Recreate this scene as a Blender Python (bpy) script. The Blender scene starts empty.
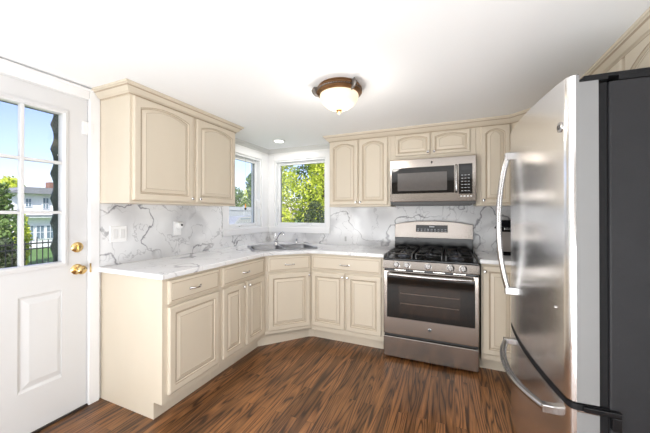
import bpy, bmesh, math, random
from mathutils import Vector, Matrix
random.seed(7)
PI = math.pi
S = bpy.context.scene
COL = S.collection

# ---------------------------------------------------------------- camera
cam_d = bpy.data.cameras.new('camera'); cam = bpy.data.objects.new('camera', cam_d); COL.objects.link(cam)
cam.location = (2.2199, -3.2538, 1.2794)
cam.rotation_euler = (PI / 2 + 0.0041, 0, 0.4043)
cam_d.sensor_width = 36; cam_d.lens = 36 * 288.84 / 650; cam_d.shift_y = -4.6 / 650
cam_d.clip_start = 0.02; cam_d.clip_end = 300
S.camera = cam

# ---------------------------------------------------------------- world, sun, light, exposure
W = bpy.data.worlds.new('world'); S.world = W; W.use_nodes = True
wn = W.node_tree.nodes; wl = W.node_tree.links
bg = wn['Background']
sky = wn.new('ShaderNodeTexSky'); sky.sky_type = 'NISHITA'; sky.sun_disc = False
sky.sun_elevation = math.radians(42); sky.sun_rotation = math.radians(150)
sky.ozone_density = 4.0; sky.air_density = 1.0; sky.dust_density = 1.0
tint = wn.new('ShaderNodeMix'); tint.data_type = 'RGBA'; tint.blend_type = 'MULTIPLY'; tint.inputs[0].default_value = 1
tint.inputs[7].default_value = (1.12, .93, 1.05, 1)
wl.new(sky.outputs[0], tint.inputs[6]); wl.new(tint.outputs[2], bg.inputs[0]); bg.inputs[1].default_value = 0.17


def lamp(name, kind, loc, rot, energy, color=(1, 1, 1), **kw):
    d = bpy.data.lights.new(name, kind); d.energy = energy; d.color = color
    for k, v in kw.items(): setattr(d, k, v)
    o = bpy.data.objects.new(name, d); COL.objects.link(o); o.location = loc; o.rotation_euler = rot
    return o


lamp('sun', 'SUN', (0, 0, 20), (math.radians(46), 0, math.radians(42)), 4.2, (1, .96, .88), angle=0.01)
# added fill lights behind the camera: two from the sides, one aimed up
lamp('rear_left_fill', 'AREA', (.03, -4.5, 1.25), (0, -PI / 2, 0), 24, (.96, .985, 1), shape='RECTANGLE', size=1.3, size_y=1.5)
lamp('rear_right_fill', 'AREA', (3.30, -4.5, 1.25), (0, PI / 2, 0), 10, (.96, .985, 1), shape='RECTANGLE', size=1.3, size_y=1.5)
lamp('ceiling_fill', 'AREA', (1.66, -4.15, .45), (PI + math.radians(-38), 0, 0), 52, (.96, .985, 1), shape='RECTANGLE', size=2.8, size_y=1.2)
S.view_settings.view_transform = 'Standard'; S.view_settings.look = 'None'
S.view_settings.gamma = 1; S.view_settings.use_curve_mapping = False
S.view_settings.exposure = 0.7
S.cycles.max_bounces = 10; S.cycles.diffuse_bounces = 6; S.cycles.glossy_bounces = 5
S.cycles.transparent_max_bounces = 12


# ---------------------------------------------------------------- materials
def new_mat(name):
    m = bpy.data.materials.new(name); m.use_nodes = True
    return m, m.node_tree.nodes, m.node_tree.links, m.node_tree.nodes['Principled BSDF']


def mat(name, col, rough=.5, metal=0, coat=0, bump=0, bscale=80, vary=0, vscale=4, stretch=(1, 1, 1), **kw):
    m, n, l, b = new_mat(name)
    b.inputs['Base Color'].default_value = (*col, 1); b.inputs['Roughness'].default_value = rough
    b.inputs['Metallic'].default_value = metal; b.inputs['Coat Weight'].default_value = coat
    for k, v in kw.items(): b.inputs[k].default_value = v
    tc = n.new('ShaderNodeTexCoord'); mp = n.new('ShaderNodeMapping'); mp.inputs['Scale'].default_value = stretch
    l.new(tc.outputs['Object'], mp.inputs[0])
    if vary:
        t = n.new('ShaderNodeTexNoise'); t.inputs['Scale'].default_value = vscale; t.inputs['Detail'].default_value = 5
        l.new(mp.outputs[0], t.inputs[0])
        mx = n.new('ShaderNodeMix'); mx.data_type = 'RGBA'; mx.blend_type = 'MULTIPLY'; mx.inputs[0].default_value = 1
        rp = n.new('ShaderNodeMapRange'); rp.inputs[3].default_value = 1 - vary; rp.inputs[4].default_value = 1 + vary
        l.new(t.outputs[0], rp.inputs[0]); l.new(rp.outputs[0], mx.inputs[7]); mx.inputs[6].default_value = (*col, 1)
        l.new(mx.outputs[2], b.inputs['Base Color'])
    if bump:
        t2 = n.new('ShaderNodeTexNoise'); t2.inputs['Scale'].default_value = bscale; t2.inputs['Detail'].default_value = 3
        l.new(mp.outputs[0], t2.inputs[0])
        bm_ = n.new('ShaderNodeBump'); bm_.inputs['Strength'].default_value = bump; bm_.inputs['Distance'].default_value = .002
        l.new(t2.outputs[0], bm_.inputs['Height']); l.new(bm_.outputs[0], b.inputs['Normal'])
    return m


def steel(name, col, rough, aniso=.0, streak=.06, axis='h'):
    m, n, l, b = new_mat(name)
    b.inputs['Metallic'].default_value = 1; b.inputs['Roughness'].default_value = rough
    tc = n.new('ShaderNodeTexCoord'); mp = n.new('ShaderNodeMapping')
    mp.inputs['Scale'].default_value = (2, 2, 260) if axis == 'h' else (260, 260, 2)
    l.new(tc.outputs['Object'], mp.inputs[0])
    t = n.new('ShaderNodeTexNoise'); t.inputs['Scale'].default_value = 2; t.inputs['Detail'].default_value = 3
    l.new(mp.outputs[0], t.inputs[0])
    r = n.new('ShaderNodeMapRange'); r.inputs[3].default_value = 1 - streak; r.inputs[4].default_value = 1 + streak
    l.new(t.outputs[0], r.inputs[0])
    mx = n.new('ShaderNodeMix'); mx.data_type = 'RGBA'; mx.blend_type = 'MULTIPLY'; mx.inputs[0].default_value = 1
    mx.inputs[6].default_value = (*col, 1); l.new(r.outputs[0], mx.inputs[7]); l.new(mx.outputs[2], b.inputs['Base Color'])
    r2 = n.new('ShaderNodeMapRange'); r2.inputs[3].default_value = rough * .8; r2.inputs[4].default_value = rough * 1.2
    l.new(t.outputs[0], r2.inputs[0]); l.new(r2.outputs[0], b.inputs['Roughness'])
    if aniso:
        tg = n.new('ShaderNodeTangent'); tg.direction_type = 'RADIAL'; tg.axis = 'Z'
        b.inputs['Anisotropic'].default_value = aniso; l.new(tg.outputs[0], b.inputs['Tangent'])
    return m


def ramp(n, pts):
    r = n.new('ShaderNodeValToRGB')
    e = r.color_ramp.elements
    while len(e) < len(pts): e.new(.5)
    for k, (p, c) in enumerate(pts):
        e[k].position = p; e[k].color = (*c, 1) if len(c) == 3 else c
    return r


def marble(name, scale=1.0, rough=.12, base=(.8, .8, .81)):
    m, n, l, b = new_mat(name)
    b.inputs['Roughness'].default_value = rough
    tc = n.new('ShaderNodeTexCoord')
    mp = n.new('ShaderNodeMapping'); mp.inputs['Scale'].default_value = (scale,) * 3
    mp.inputs['Rotation'].default_value = (.5, .6, .4); mp.inputs['Location'].default_value = (3.1, 1.7, .6)
    l.new(tc.outputs['Object'], mp.inputs[0])

    def vein(sc, lo, width, dist, seed):
        w = n.new('ShaderNodeTexNoise'); w.inputs['Scale'].default_value = sc * 1.7; w.inputs['Detail'].default_value = 6
        ad = n.new('ShaderNodeVectorMath'); ad.operation = 'MULTIPLY_ADD'; ad.inputs[1].default_value = (dist,) * 3
        of = n.new('ShaderNodeVectorMath'); of.operation = 'ADD'; of.inputs[1].default_value = (seed, seed * .7, seed * 1.3)
        l.new(mp.outputs[0], w.inputs[0]); l.new(w.outputs[1], ad.inputs[0]); l.new(mp.outputs[0], ad.inputs[2])
        l.new(ad.outputs[0], of.inputs[0])
        t = n.new('ShaderNodeTexNoise'); t.inputs['Scale'].default_value = sc; t.inputs['Detail'].default_value = 2.5
        t.inputs['Roughness'].default_value = .45
        l.new(of.outputs[0], t.inputs[0])
        s = n.new('ShaderNodeMath'); s.operation = 'SUBTRACT'; s.inputs[1].default_value = .5; l.new(t.outputs[0], s.inputs[0])
        a = n.new('ShaderNodeMath'); a.operation = 'ABSOLUTE'; l.new(s.outputs[0], a.inputs[0])
        r = n.new('ShaderNodeMapRange'); r.interpolation_type = 'SMOOTHSTEP'
        r.inputs[1].default_value = 0; r.inputs[2].default_value = width; r.inputs[3].default_value = lo; r.inputs[4].default_value = 1
        l.new(a.outputs[0], r.inputs[0])
        # veins fade in and out
        f = n.new('ShaderNodeTexNoise'); f.inputs['Scale'].default_value = sc * .9; l.new(of.outputs[0], f.inputs[0])
        f.inputs['Detail'].default_value = 1
        fr = n.new('ShaderNodeMapRange'); fr.inputs[1].default_value = .36; fr.inputs[2].default_value = .56; l.new(f.outputs[1], fr.inputs[0])
        mx = n.new('ShaderNodeMix'); mx.inputs[2].default_value = 1
        l.new(fr.outputs[0], mx.inputs[0]); l.new(r.outputs[0], mx.inputs[3])
        return mx.outputs[0]
    v1 = vein(2.3, .42, .012, .26, 0.0); v2 = vein(4.4, .72, .012, .22, 5.3); v3 = vein(1.3, .76, .09, .4, 9.1)
    m1 = n.new('ShaderNodeMath'); m1.operation = 'MULTIPLY'; l.new(v1, m1.inputs[0]); l.new(v2, m1.inputs[1])
    m2 = n.new('ShaderNodeMath'); m2.operation = 'MULTIPLY'; l.new(m1.outputs[0], m2.inputs[0]); l.new(v3, m2.inputs[1])
    rp = ramp(n, [(0, (.10, .10, .11)), (.45, (.30, .30, .32)), (1, base)])
    l.new(m2.outputs[0], rp.inputs[0]); l.new(rp.outputs[0], b.inputs['Base Color'])
    return m


def wood_floor():
    m, n, l, b = new_mat('oak floor')
    tc = n.new('ShaderNodeTexCoord')
    mp = n.new('ShaderNodeMapping'); mp.inputs['Rotation'].default_value = (0, 0, PI / 2)
    l.new(tc.outputs['Object'], mp.inputs[0])
    br = n.new('ShaderNodeTexBrick'); br.offset = .37; br.offset_frequency = 2; br.squash = 1
    br.inputs['Scale'].default_value = 1; br.inputs['Brick Width'].default_value = .83; br.inputs['Row Height'].default_value = .0565
    br.inputs['Mortar Size'].default_value = .0009; br.inputs['Mortar Smooth'].default_value = .3; br.inputs['Bias'].default_value = 0
    br.inputs['Color1'].default_value = (0, 0, 0, 1); br.inputs['Color2'].default_value = (1, 1, 1, 1); br.inputs['Mortar'].default_value = (.5, .5, .5, 1)
    l.new(mp.outputs[0], br.inputs[0])
    # grain coordinates: shift per board
    sc = n.new('ShaderNodeVectorMath'); sc.operation = 'SCALE'; sc.inputs[3].default_value = 7.0; l.new(br.outputs[0], sc.inputs[0])
    ad = n.new('ShaderNodeVectorMath'); ad.operation = 'ADD'; l.new(mp.outputs[0], ad.inputs[0]); l.new(sc.outputs[0], ad.inputs[1])
    st = n.new('ShaderNodeVectorMath'); st.operation = 'MULTIPLY'; st.inputs[1].default_value = (.55, 7.5, 1); l.new(ad.outputs[0], st.inputs[0])
    g = n.new('ShaderNodeTexNoise'); g.inputs['Scale'].default_value = 1.5; g.inputs['Detail'].default_value = 1.3; g.inputs['Distortion'].default_value = .35; l.new(st.outputs[0], g.inputs[0])
    # cathedral rings out of the noise
    mu = n.new('ShaderNodeMath'); mu.operation = 'MULTIPLY'; mu.inputs[1].default_value = 22; l.new(g.outputs[0], mu.inputs[0])
    fr = n.new('ShaderNodeMath'); fr.operation = 'PINGPONG'; fr.inputs[1].default_value = 1; l.new(mu.outputs[0], fr.inputs[0])
    # fine pores
    st2 = n.new('ShaderNodeVectorMath'); st2.operation = 'MULTIPLY'; st2.inputs[1].default_value = (5, 130, 1); l.new(ad.outputs[0], st2.inputs[0])
    g2 = n.new('ShaderNodeTexNoise'); g2.inputs['Scale'].default_value = 1.5; g2.inputs['Detail'].default_value = 3; l.new(st2.outputs[0], g2.inputs[0])
    r1 = ramp(n, [(0, (.040, .016, .007)), (.12, (.075, .031, .012)), (.34, (.185, .077, .027)), (1, (.28, .125, .046))])
    l.new(fr.outputs[0], r1.inputs[0])
    r2 = n.new('ShaderNodeMapRange'); r2.inputs[1].default_value = .3; r2.inputs[2].default_value = .7; r2.inputs[3].default_value = .6; r2.inputs[4].default_value = 1.3
    l.new(g2.outputs[0], r2.inputs[0])
    r3 = n.new('ShaderNodeMapRange'); r3.inputs[3].default_value = .55; r3.inputs[4].default_value = 1.3; l.new(br.outputs[0], r3.inputs[0])
    mm = n.new('ShaderNodeMath'); mm.operation = 'MULTIPLY'; l.new(r2.outputs[0], mm.inputs[0]); l.new(r3.outputs[0], mm.inputs[1])
    mx = n.new('ShaderNodeMix'); mx.data_type = 'RGBA'; mx.blend_type = 'MULTIPLY'; mx.inputs[0].default_value = 1
    l.new(r1.outputs[0], mx.inputs[6]); l.new(mm.outputs[0], mx.inputs[7])
    m2 = n.new('ShaderNodeMix'); m2.data_type = 'RGBA'; m2.inputs[7].default_value = (.02, .009, .005, 1)
    l.new(br.outputs[1], m2.inputs[0]); l.new(mx.outputs[2], m2.inputs[6]); l.new(m2.outputs[2], b.inputs['Base Color'])
    b.inputs['Roughness'].default_value = .3
    bp = n.new('ShaderNodeBump'); bp.inputs['Strength'].default_value = .25; bp.inputs['Distance'].default_value = .001
    iv = n.new('ShaderNodeMath'); iv.operation = 'SUBTRACT'; l.new(g2.outputs[0], iv.inputs[0]); l.new(br.outputs[1], iv.inputs[1])
    l.new(iv.outputs[0], bp.inputs['Height']); l.new(bp.outputs[0], b.inputs['Normal'])
    return m


def foliage(name, c1, c2, c3):
    m, n, l, b = new_mat(name)
    oi = n.new('ShaderNodeNewGeometry')
    r = ramp(n, [(0, c1), (.5, c2), (1, c3)])
    l.new(oi.outputs['Random Per Island'], r.inputs[0]); l.new(r.outputs[0], b.inputs['Base Color'])
    b.inputs['Roughness'].default_value = .6
    tr = n.new('ShaderNodeBsdfTranslucent'); l.new(r.outputs[0], tr.inputs[0])
    ms = n.new('ShaderNodeMixShader'); ms.inputs[0].default_value = .35
    l.new(b.outputs[0], ms.inputs[1]); l.new(tr.outputs[0], ms.inputs[2]); l.new(ms.outputs[0], n['Material Output'].inputs[0])
    return m


def glass(name, tint=(1, 1, 1), refl=.06):
    m = bpy.data.materials.new(name); m.use_nodes = True; n = m.node_tree.nodes; l = m.node_tree.links
    n.remove(n['Principled BSDF'])
    t = n.new('ShaderNodeBsdfTransparent'); t.inputs[0].default_value = (*tint, 1)
    g = n.new('ShaderNodeBsdfGlossy'); g.inputs['Roughness'].default_value = .02
    f = n.new('ShaderNodeFresnel')
    ge = n.new('ShaderNodeNewGeometry'); mr = n.new('ShaderNodeMapRange'); mr.inputs[3].default_value = 1.45; mr.inputs[4].default_value = 1 / 1.45
    l.new(ge.outputs['Backfacing'], mr.inputs[0]); l.new(mr.outputs[0], f.inputs[0])
    ms = n.new('ShaderNodeMixShader'); l.new(f.outputs[0], ms.inputs[0]); l.new(t.outputs[0], ms.inputs[1]); l.new(g.outputs[0], ms.inputs[2])
    l.new(ms.outputs[0], n['Material Output'].inputs[0])
    return m


def emit(name, col, strength, rough=.3):
    return mat(name, col, rough, **{'Emission Color': (*col, 1), 'Emission Strength': strength})


CAB = mat('cream cabinet paint', (.62, .55, .445), .42, vary=.05, vscale=5, stretch=(1, 1, .3))
GLAZE = mat('tan glaze in the grooves', (.42, .34, .25), .5, vary=.15, vscale=20)
WALL = mat('white wall paint', (.80, .795, .78), .7, bump=.05)
CEIL = mat('white ceiling paint', (.89, .90, .91), .8, bump=.03, bscale=40)
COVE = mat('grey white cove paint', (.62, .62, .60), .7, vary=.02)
TRIM = mat('white gloss trim paint', (.79, .79, .795), .35, vary=.02)
DOORW = mat('white door paint', (.64, .64, .645), .35, vary=.03, vscale=2)
VINYL = mat('white vinyl frame', (.76, .77, .78), .35, vary=.01)
REARW = mat('taupe rear wall paint', (.30, .27, .24), .7, vary=.03)
MARB = marble('veined marble slab', 1.0, .14, (.80, .805, .815))
CTOP = marble('veined marble worktop', .8, .10, (.80, .805, .82))
FLOOR = wood_floor()
STEEL = steel('brushed stainless steel', (.40, .365, .335), .20, .55)
FSTEEL = steel('stainless fridge door', (.86, .86, .865), .21, .6, .02)
DSIDE = mat('silver door edge paint', (.20, .20, .20), .5, metal=.1, vary=.04)
CHROME = mat('polished chrome', (.75, .75, .76), .1, metal=1, vary=.02)
HSTEEL = steel('satin steel handle', (.50, .49, .485), .24, 0, .03)
SINKM = steel('sink steel', (.27, .275, .285), .3, 0, .03)
NICKEL = mat('brushed nickel', (.62, .60, .56), .25, metal=1, vary=.03)
BRASS = mat('polished brass', (.72, .52, .24), .18, metal=1, vary=.03)
BRONZE = mat('antique bronze', (.26, .14, .065), .35, metal=.8, vary=.35, vscale=30)
PEWTER = mat('dark pewter', (.20, .18, .165), .4, metal=.8, vary=.3, vscale=40)
BLACK = mat('black enamel', (.008, .008, .009), .15, vary=.05, **{'Specular IOR Level': .3})
BGLASS = mat('black oven glass', (.008, .007, .006), .04, vary=.05, **{'Specular IOR Level': .4})
OVENIN = mat('brown oven window', (.018, .010, .006), .06, vary=.2, vscale=8, stretch=(1, 1, 12))
RUBBER = mat('black rubber seal', (.008, .008, .009), .6, vary=.05, **{'Specular IOR Level': .2})
IRON = mat('cast iron', (.008, .008, .009), .32, bump=.1, bscale=200)
BURN = mat('grey burner metal', (.14, .15, .18), .3, metal=.7, vary=.05)
FDARK = mat('dark grey fridge side', (.017, .017, .019), .45, bump=.35, bscale=420, vary=.2, vscale=9, **{'Specular IOR Level': .25})
PLATE = mat('white plastic', (.80, .80, .80), .35, vary=.01)
SLOT = mat('dark slot', (.05, .05, .05), .5, vary=.05)
GLASS = glass('window glass')
BOWL = emit('alabaster glass bowl', (.62, .53, .38), .75)
CANL = emit('recessed light lens', (1, .97, .9), 6)
DISP = mat('black display glass', (.008, .009, .012), .05, vary=.05)
LED = mat('grey print', (.45, .47, .50), .5, vary=.05)
GRASS = mat('grass', (.10, .20, .05), .9, vary=.4, vscale=3)
SIDING = mat('white house siding', (.80, .81, .83), .8, vary=.03)
ROOFM = mat('grey roof shingles', (.22, .23, .25), .8, vary=.2, vscale=6)
WINB = mat('blue grey window pane', (.16, .22, .27), .2, vary=.1)
FENB = mat('black fence iron', (.02, .022, .025), .5, vary=.1)
FENW = mat('pale grey fence vinyl', (.44, .48, .51), .6, vary=.04)
BARK = mat('bark', (.12, .08, .05), .9, vary=.4, vscale=10)
STORM = mat('dark green grey storm frame', (.055, .075, .07), .5, vary=.1)
BRICK = mat('chimney brick', (.22, .12, .09), .9, vary=.3, vscale=30)
AMBER = mat('amber glass drop', (.85, .38, .08), .15, vary=.05)
CARM = mat('grey car paint', (.30, .32, .33), .3, vary=.04)
YGREEN = foliage('yellow green leaves', (.36, .46, .03), (.60, .68, .06), (.78, .80, .16))
MGREEN = foliage('mid green leaves', (.10, .18, .04), (.17, .28, .07), (.27, .37, .10))
DGREEN = foliage('dark hedge leaves', (.030, .055, .020), (.07, .11, .045), (.14, .19, .09))


# ---------------------------------------------------------------- mesh helpers
class MB:
    def __init__(s): s.bm = bmesh.new(); s.mats = []

    def mi(s, m):
        if m not in s.mats: s.mats.append(m)
        return s.mats.index(m)

    def _tag(s, faces, m, smooth=False):
        k = s.mi(m) if m else 0
        for f in faces: f.material_index = k; f.smooth = smooth

    def box(s, x0, x1, y0, y1, z0, z1, m=None, bev=0):
        r = bmesh.ops.create_cube(s.bm, size=1)
        for v in r['verts']:
            v.co = Vector(((x0 + x1) / 2 + v.co.x * (x1 - x0), (y0 + y1) / 2 + v.co.y * (y1 - y0), (z0 + z1) / 2 + v.co.z * (z1 - z0)))
        fs = {f for v in r['verts'] for f in v.link_faces}
        if bev:
            es = {e for v in r['verts'] for e in v.link_edges}
            rr = bmesh.ops.bevel(s.bm, geom=list(es), offset=bev, segments=2, affect='EDGES', profile=.5)
            fs = {f for f in fs if f.is_valid} | set(rr['faces'])
        s._tag(fs, m); return s

    def prism(s, pts, fn, a, b, m=None, smooth=False):
        """pts: 2D outline; fn(u, v, t) -> 3D"""
        A = [s.bm.verts.new(fn(u, v, a)) for u, v in pts]; B = [s.bm.verts.new(fn(u, v, b)) for u, v in pts]
        n = len(pts); fs = []
        for i in range(n):
            j = (i + 1) % n
            f = s.bm.faces.new((A[i], A[j], B[j], B[i])); f.smooth = smooth; f.material_index = s.mi(m) if m else 0
        for L in (A[::-1], B):
            f = s.bm.faces.new(L); f.material_index = s.mi(m) if m else 0
        return s

    def rings(s, rs, m=None, smooth=True, close=True, caps=True, mats=None):
        R = [[s.bm.verts.new(p) for p in r] for r in rs]
        n = len(R[0])
        for k in range(len(R) - 1):
            mm = mats[k] if mats else m
            for i in range(n if close else n - 1):
                j = (i + 1) % n
                f = s.bm.faces.new((R[k][i], R[k][j], R[k + 1][j], R[k + 1][i])); f.smooth = smooth
                f.material_index = s.mi(mm) if mm else 0
        if caps:
            for L, mm in ((R[0][::-1], mats[0] if mats else m), (R[-1], mats[-1] if mats else m)):
                f = s.bm.faces.new(L); f.material_index = s.mi(mm) if mm else 0
        return s

    def lathe(s, prof, c=(0, 0, 0), seg=32, axis='z', m=None, smooth=True, caps=True):
        rs = []
        for r, h in prof:
            ring = []
            for k in range(seg):
                a = 2 * PI * k / seg; u, v = r * math.cos(a), r * math.sin(a)
                p = {'z': (u, v, h), 'x': (h, u, v), 'y': (v, h, u)}[axis]
                ring.append((c[0] + p[0], c[1] + p[1], c[2] + p[2]))
            rs.append(ring)
        return s.rings(rs, m, smooth, caps=caps)

    def tube(s, path, r, seg=10, m=None, sy=1.0):
        P = [Vector(p) for p in path]; rs = []
        up = None
        for i, p in enumerate(P):
            t = (P[min(i + 1, len(P) - 1)] - P[max(i - 1, 0)]).normalized()
            if up is None:
                up = Vector((0, 0, 1)) if abs(t.z) < .9 else Vector((0, 1, 0))
            x = t.cross(up).normalized(); up = x.cross(t).normalized()
            rr = r[i] if isinstance(r, (list, tuple)) else r
            rs.append([tuple(p + x * rr * math.cos(2 * PI * k / seg) + up * rr * sy * math.sin(2 * PI * k / seg)) for k in range(seg)])
        return s.rings(rs, m)

    def fill(s, loops, z0, z1, m=None, tf=lambda p: p):
        """flat polygon with holes, extruded from z0 to z1"""
        es = []
        for L in loops:
            vs = [s.bm.verts.new((x, y, z0)) for x, y in L]
            es += [s.bm.edges.new((vs[i], vs[(i + 1) % len(vs)])) for i in range(len(vs))]
        r = bmesh.ops.triangle_fill(s.bm, use_beauty=True, use_dissolve=False, edges=es)
        fs = [g for g in r['geom'] if isinstance(g, bmesh.types.BMFace)]
        e = bmesh.ops.extrude_face_region(s.bm, geom=fs)
        vv = [g for g in e['geom'] if isinstance(g, bmesh.types.BMVert)]
        for v in vv: v.co.z = z1
        allv = {v for f in fs for v in f.verts} | set(vv)
        for v in allv: v.co = Vector(tf(tuple(v.co)))
        s._tag({f for v in allv for f in v.link_faces}, m)
        return s

    def build(s, name, m=None, parent=None, loc=(0, 0, 0), rot=None, bevel=0, recalc=True):
        if recalc: bmesh.ops.recalc_face_normals(s.bm, faces=s.bm.faces[:])
        for e in s.bm.edges:
            if len(e.link_faces) == 2 and e.calc_face_angle(0) > .75: e.smooth = False
        me = bpy.data.meshes.new(name); s.bm.to_mesh(me); s.bm.free()
        ms = list(s.mats)
        if not ms: ms = [m]
        for x in ms: me.materials.append(x if x else m)
        o = bpy.data.objects.new(name, me); COL.objects.link(o); o.location = loc
        if rot: o.rotation_euler = rot
        if parent: o.parent = parent
        if bevel:
            b = o.modifiers.new('bevel', 'BEVEL'); b.width = bevel; b.segments = 2; b.limit_method = 'ANGLE'; b.angle_limit = math.radians(50)
        return o


def tag(o, label=None, cat=None, group=None, kind=None):
    for k, v in (('label', label), ('category', cat), ('group', group), ('kind', kind)):
        if v: o[k] = v
    return o


def thing(name, loc, rz, label, cat, group=None):
    o = bpy.data.objects.new(name, None); o.empty_display_size = .1; COL.objects.link(o)
    o.location = loc; o.rotation_euler = (0, 0, rz)
    return tag(o, label, cat, group)


def struct(name, mb, m, **kw):
    return tag(mb.build(name, m, **kw), kind='structure')


def rbox(x0, x1, y0, y1, r, n=5):
    out = []
    for cx, cy, a0 in ((x1 - r, y1 - r, 0), (x0 + r, y1 - r, 90), (x0 + r, y0 + r, 180), (x1 - r, y0 + r, 270)):
        for k in range(n + 1):
            a = math.radians(a0 + 90 * k / n); out.append((cx + r * math.cos(a), cy + r * math.sin(a)))
    return out


XZ = lambda u, v, t: (u, t, v)
YZ = lambda u, v, t: (t, u, v)
XY = lambda u, v, t: (u, v, t)

# ================================================================ the room
RX, RY, H = 3.33, -5.6, 2.116
struct('floor', MB().box(-.15, RX + .12, RY - .12, .15, -.05, 0), FLOOR)
struct('ceiling', MB().box(-.15, RX + .12, RY - .12, .15, H, H + .1), CEIL)
# left wall with the door and the window
D0, D1, DT = -2.922, -2.104, 2.03
WY0, WY1, WZ0, WZ1 = -.765, -.165, 1.10, 1.965
mb = MB()
mb.box(-.15, 0, RY, D0 - .012, 0, H).box(-.15, 0, D0 - .012, D1 + .012, DT + .012, H).box(-.15, 0, D1 + .012, WY0, 0, H)
mb.box(-.15, 0, WY0, WY1, 0, WZ0).box(-.15, 0, WY0, WY1, WZ1, H).box(-.15, 0, WY1, .15, 0, H)
struct('wall_left', mb, WALL)
WX0, WX1 = .108, .848
mb = MB()
mb.box(0, WX0, 0, .15, 0, H).box(WX0, WX1, 0, .15, 0, WZ0).box(WX0, WX1, 0, .15, WZ1, H).box(WX1, RX, 0, .15, 0, H)
struct('wall_back', mb, WALL)
struct('wall_right', MB().box(RX, RX + .12, RY - .12, .15, 0, H), WALL)
struct('wall_rear', MB().box(0, RX, RY - .12, RY, 0, H), REARW)
for k, x in ((3, .0), (4, RX)):
    sg = 1 if k == 3 else -1
    w = MB(); q0, q1 = sorted((x, x + sg * .02))
    for y in (-5.30, -4.53, -3.76): w.box(q0, q1, y, y + .06, .55, 1.95)
    w.box(q0, q1, -5.24, -3.76, .55, .60).box(q0, q1, -5.24, -3.76, 1.90, 1.95)
    struct('window_%d' % k, w, VINYL)
# outside walls of the house face the garden; roof slab keeps the sun off the ceiling
struct('trim_8', MB().box(-.5, RX + .4, RY - .4, .45, H + .1, H + .16), ROOFM)


def casement(name, horiz, lo, hi, label_crank):
    """window in the left wall (horiz=False, runs along y) or the back wall"""
    g0, g1 = lo + .05, hi - .05
    def bx(mb, a, b, d0, d1, z0, z1, bev=0, m=None):     # a..b along the wall, d depth outwards
        if horiz: mb.box(a, b, d0, d1, z0, z1, m, bev)
        else: mb.box(-d1, -d0, a, b, z0, z1, m, bev)
        return mb
    mb = MB()   # outer frame in the opening
    bx(mb, lo, lo + .02, .0, .13, WZ0, WZ1); bx(mb, hi - .02, hi, .0, .13, WZ0, WZ1)
    bx(mb, lo + .02, hi - .02, .0, .13, WZ0, WZ0 + .02); bx(mb, lo + .02, hi - .02, .0, .13, WZ1 - .02, WZ1)
    root = struct(name, mb, VINYL)
    mb = MB()
    bx(mb, lo + .02, g0, .05, .09, WZ0 + .02, WZ1 - .02, .004); bx(mb, g1, hi - .02, .05, .09, WZ0 + .02, WZ1 - .02, .004)
    bx(mb, g0, g1, .05, .09, WZ0 + .02, WZ0 + .055, .004); bx(mb, g0, g1, .05, .09, WZ1 - .055, WZ1 - .02, .004)
    mb.build('window_sash', VINYL, root)
    mb = MB()  # dark glazing seal
    t = .004
    bx(mb, g0, g0 + t, .066, .074, WZ0 + .055, WZ1 - .055); bx(mb, g1 - t, g1, .066, .074, WZ0 + .055, WZ1 - .055)
    mb.build('glazing_seal', SLOT, root)
    bx(MB(), g0, g1, .068, .072, WZ0 + .055, WZ1 - .055).build('window_glass', GLASS, root)
    # crank and lock lever
    c = (g0 + g1) / 2 + (.1 if horiz else -.02)
    mb = MB(); bx(mb, c - .05, c + .05, .02, .05, WZ0 + .02, WZ0 + .032, .004)
    bx(mb, c - .045, c + .03, .012, .022, WZ0 + .032, WZ0 + .042, .003)
    mb.build('window_crank', PLATE, root)
    k = lo + .024 if horiz else hi - .024
    mb = MB(); bx(mb, k - .008, k + .008, .03, .05, 1.36, 1.46, .004); bx(mb, k - .006, k + .006, .012, .03, 1.33, 1.44, .004)
    mb.build('window_lock', PLATE, root)
    return root


casement('window_1', False, WY0, WY1, '')
casement('window_2', True, WX0, WX1, '')
# casings around both windows, meeting in the corner
cas = MB()
ct = .018
cas.box(0, ct, -.862, WY0, 1.03, 2.04, None, .004).box(0, ct, WY1, -ct, 1.03, 2.04, None, .004)
cas.box(0, ct, WY0, WY1, WZ1, 2.04, None, .004).box(0, ct + .012, -.862, -ct, 1.03, WZ0, None, .004)
struct('trim_1', cas, TRIM)
cas = MB()
cas.box(WX1, .90, -ct, 0, 1.03, 2.04, None, .004).box(0, WX0, -ct, 0, 1.03, 2.04, None, .004)
cas.box(WX0, WX1, -ct, 0, WZ1, 2.04, None, .004).box(ct + .012, .90, -ct - .012, 0, 1.03, WZ0, None, .004)
struct('trim_2', cas, TRIM)
# small cove along the ceiling over the windows
cv = [(0, 0), (.045, 0), (.036, -.014), (.016, -.03), (.006, -.045), (0, -.05)]
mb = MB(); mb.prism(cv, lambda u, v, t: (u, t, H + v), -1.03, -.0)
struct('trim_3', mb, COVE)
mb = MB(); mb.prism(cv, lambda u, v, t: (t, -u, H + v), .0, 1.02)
struct('trim_4', mb, COVE)

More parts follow.
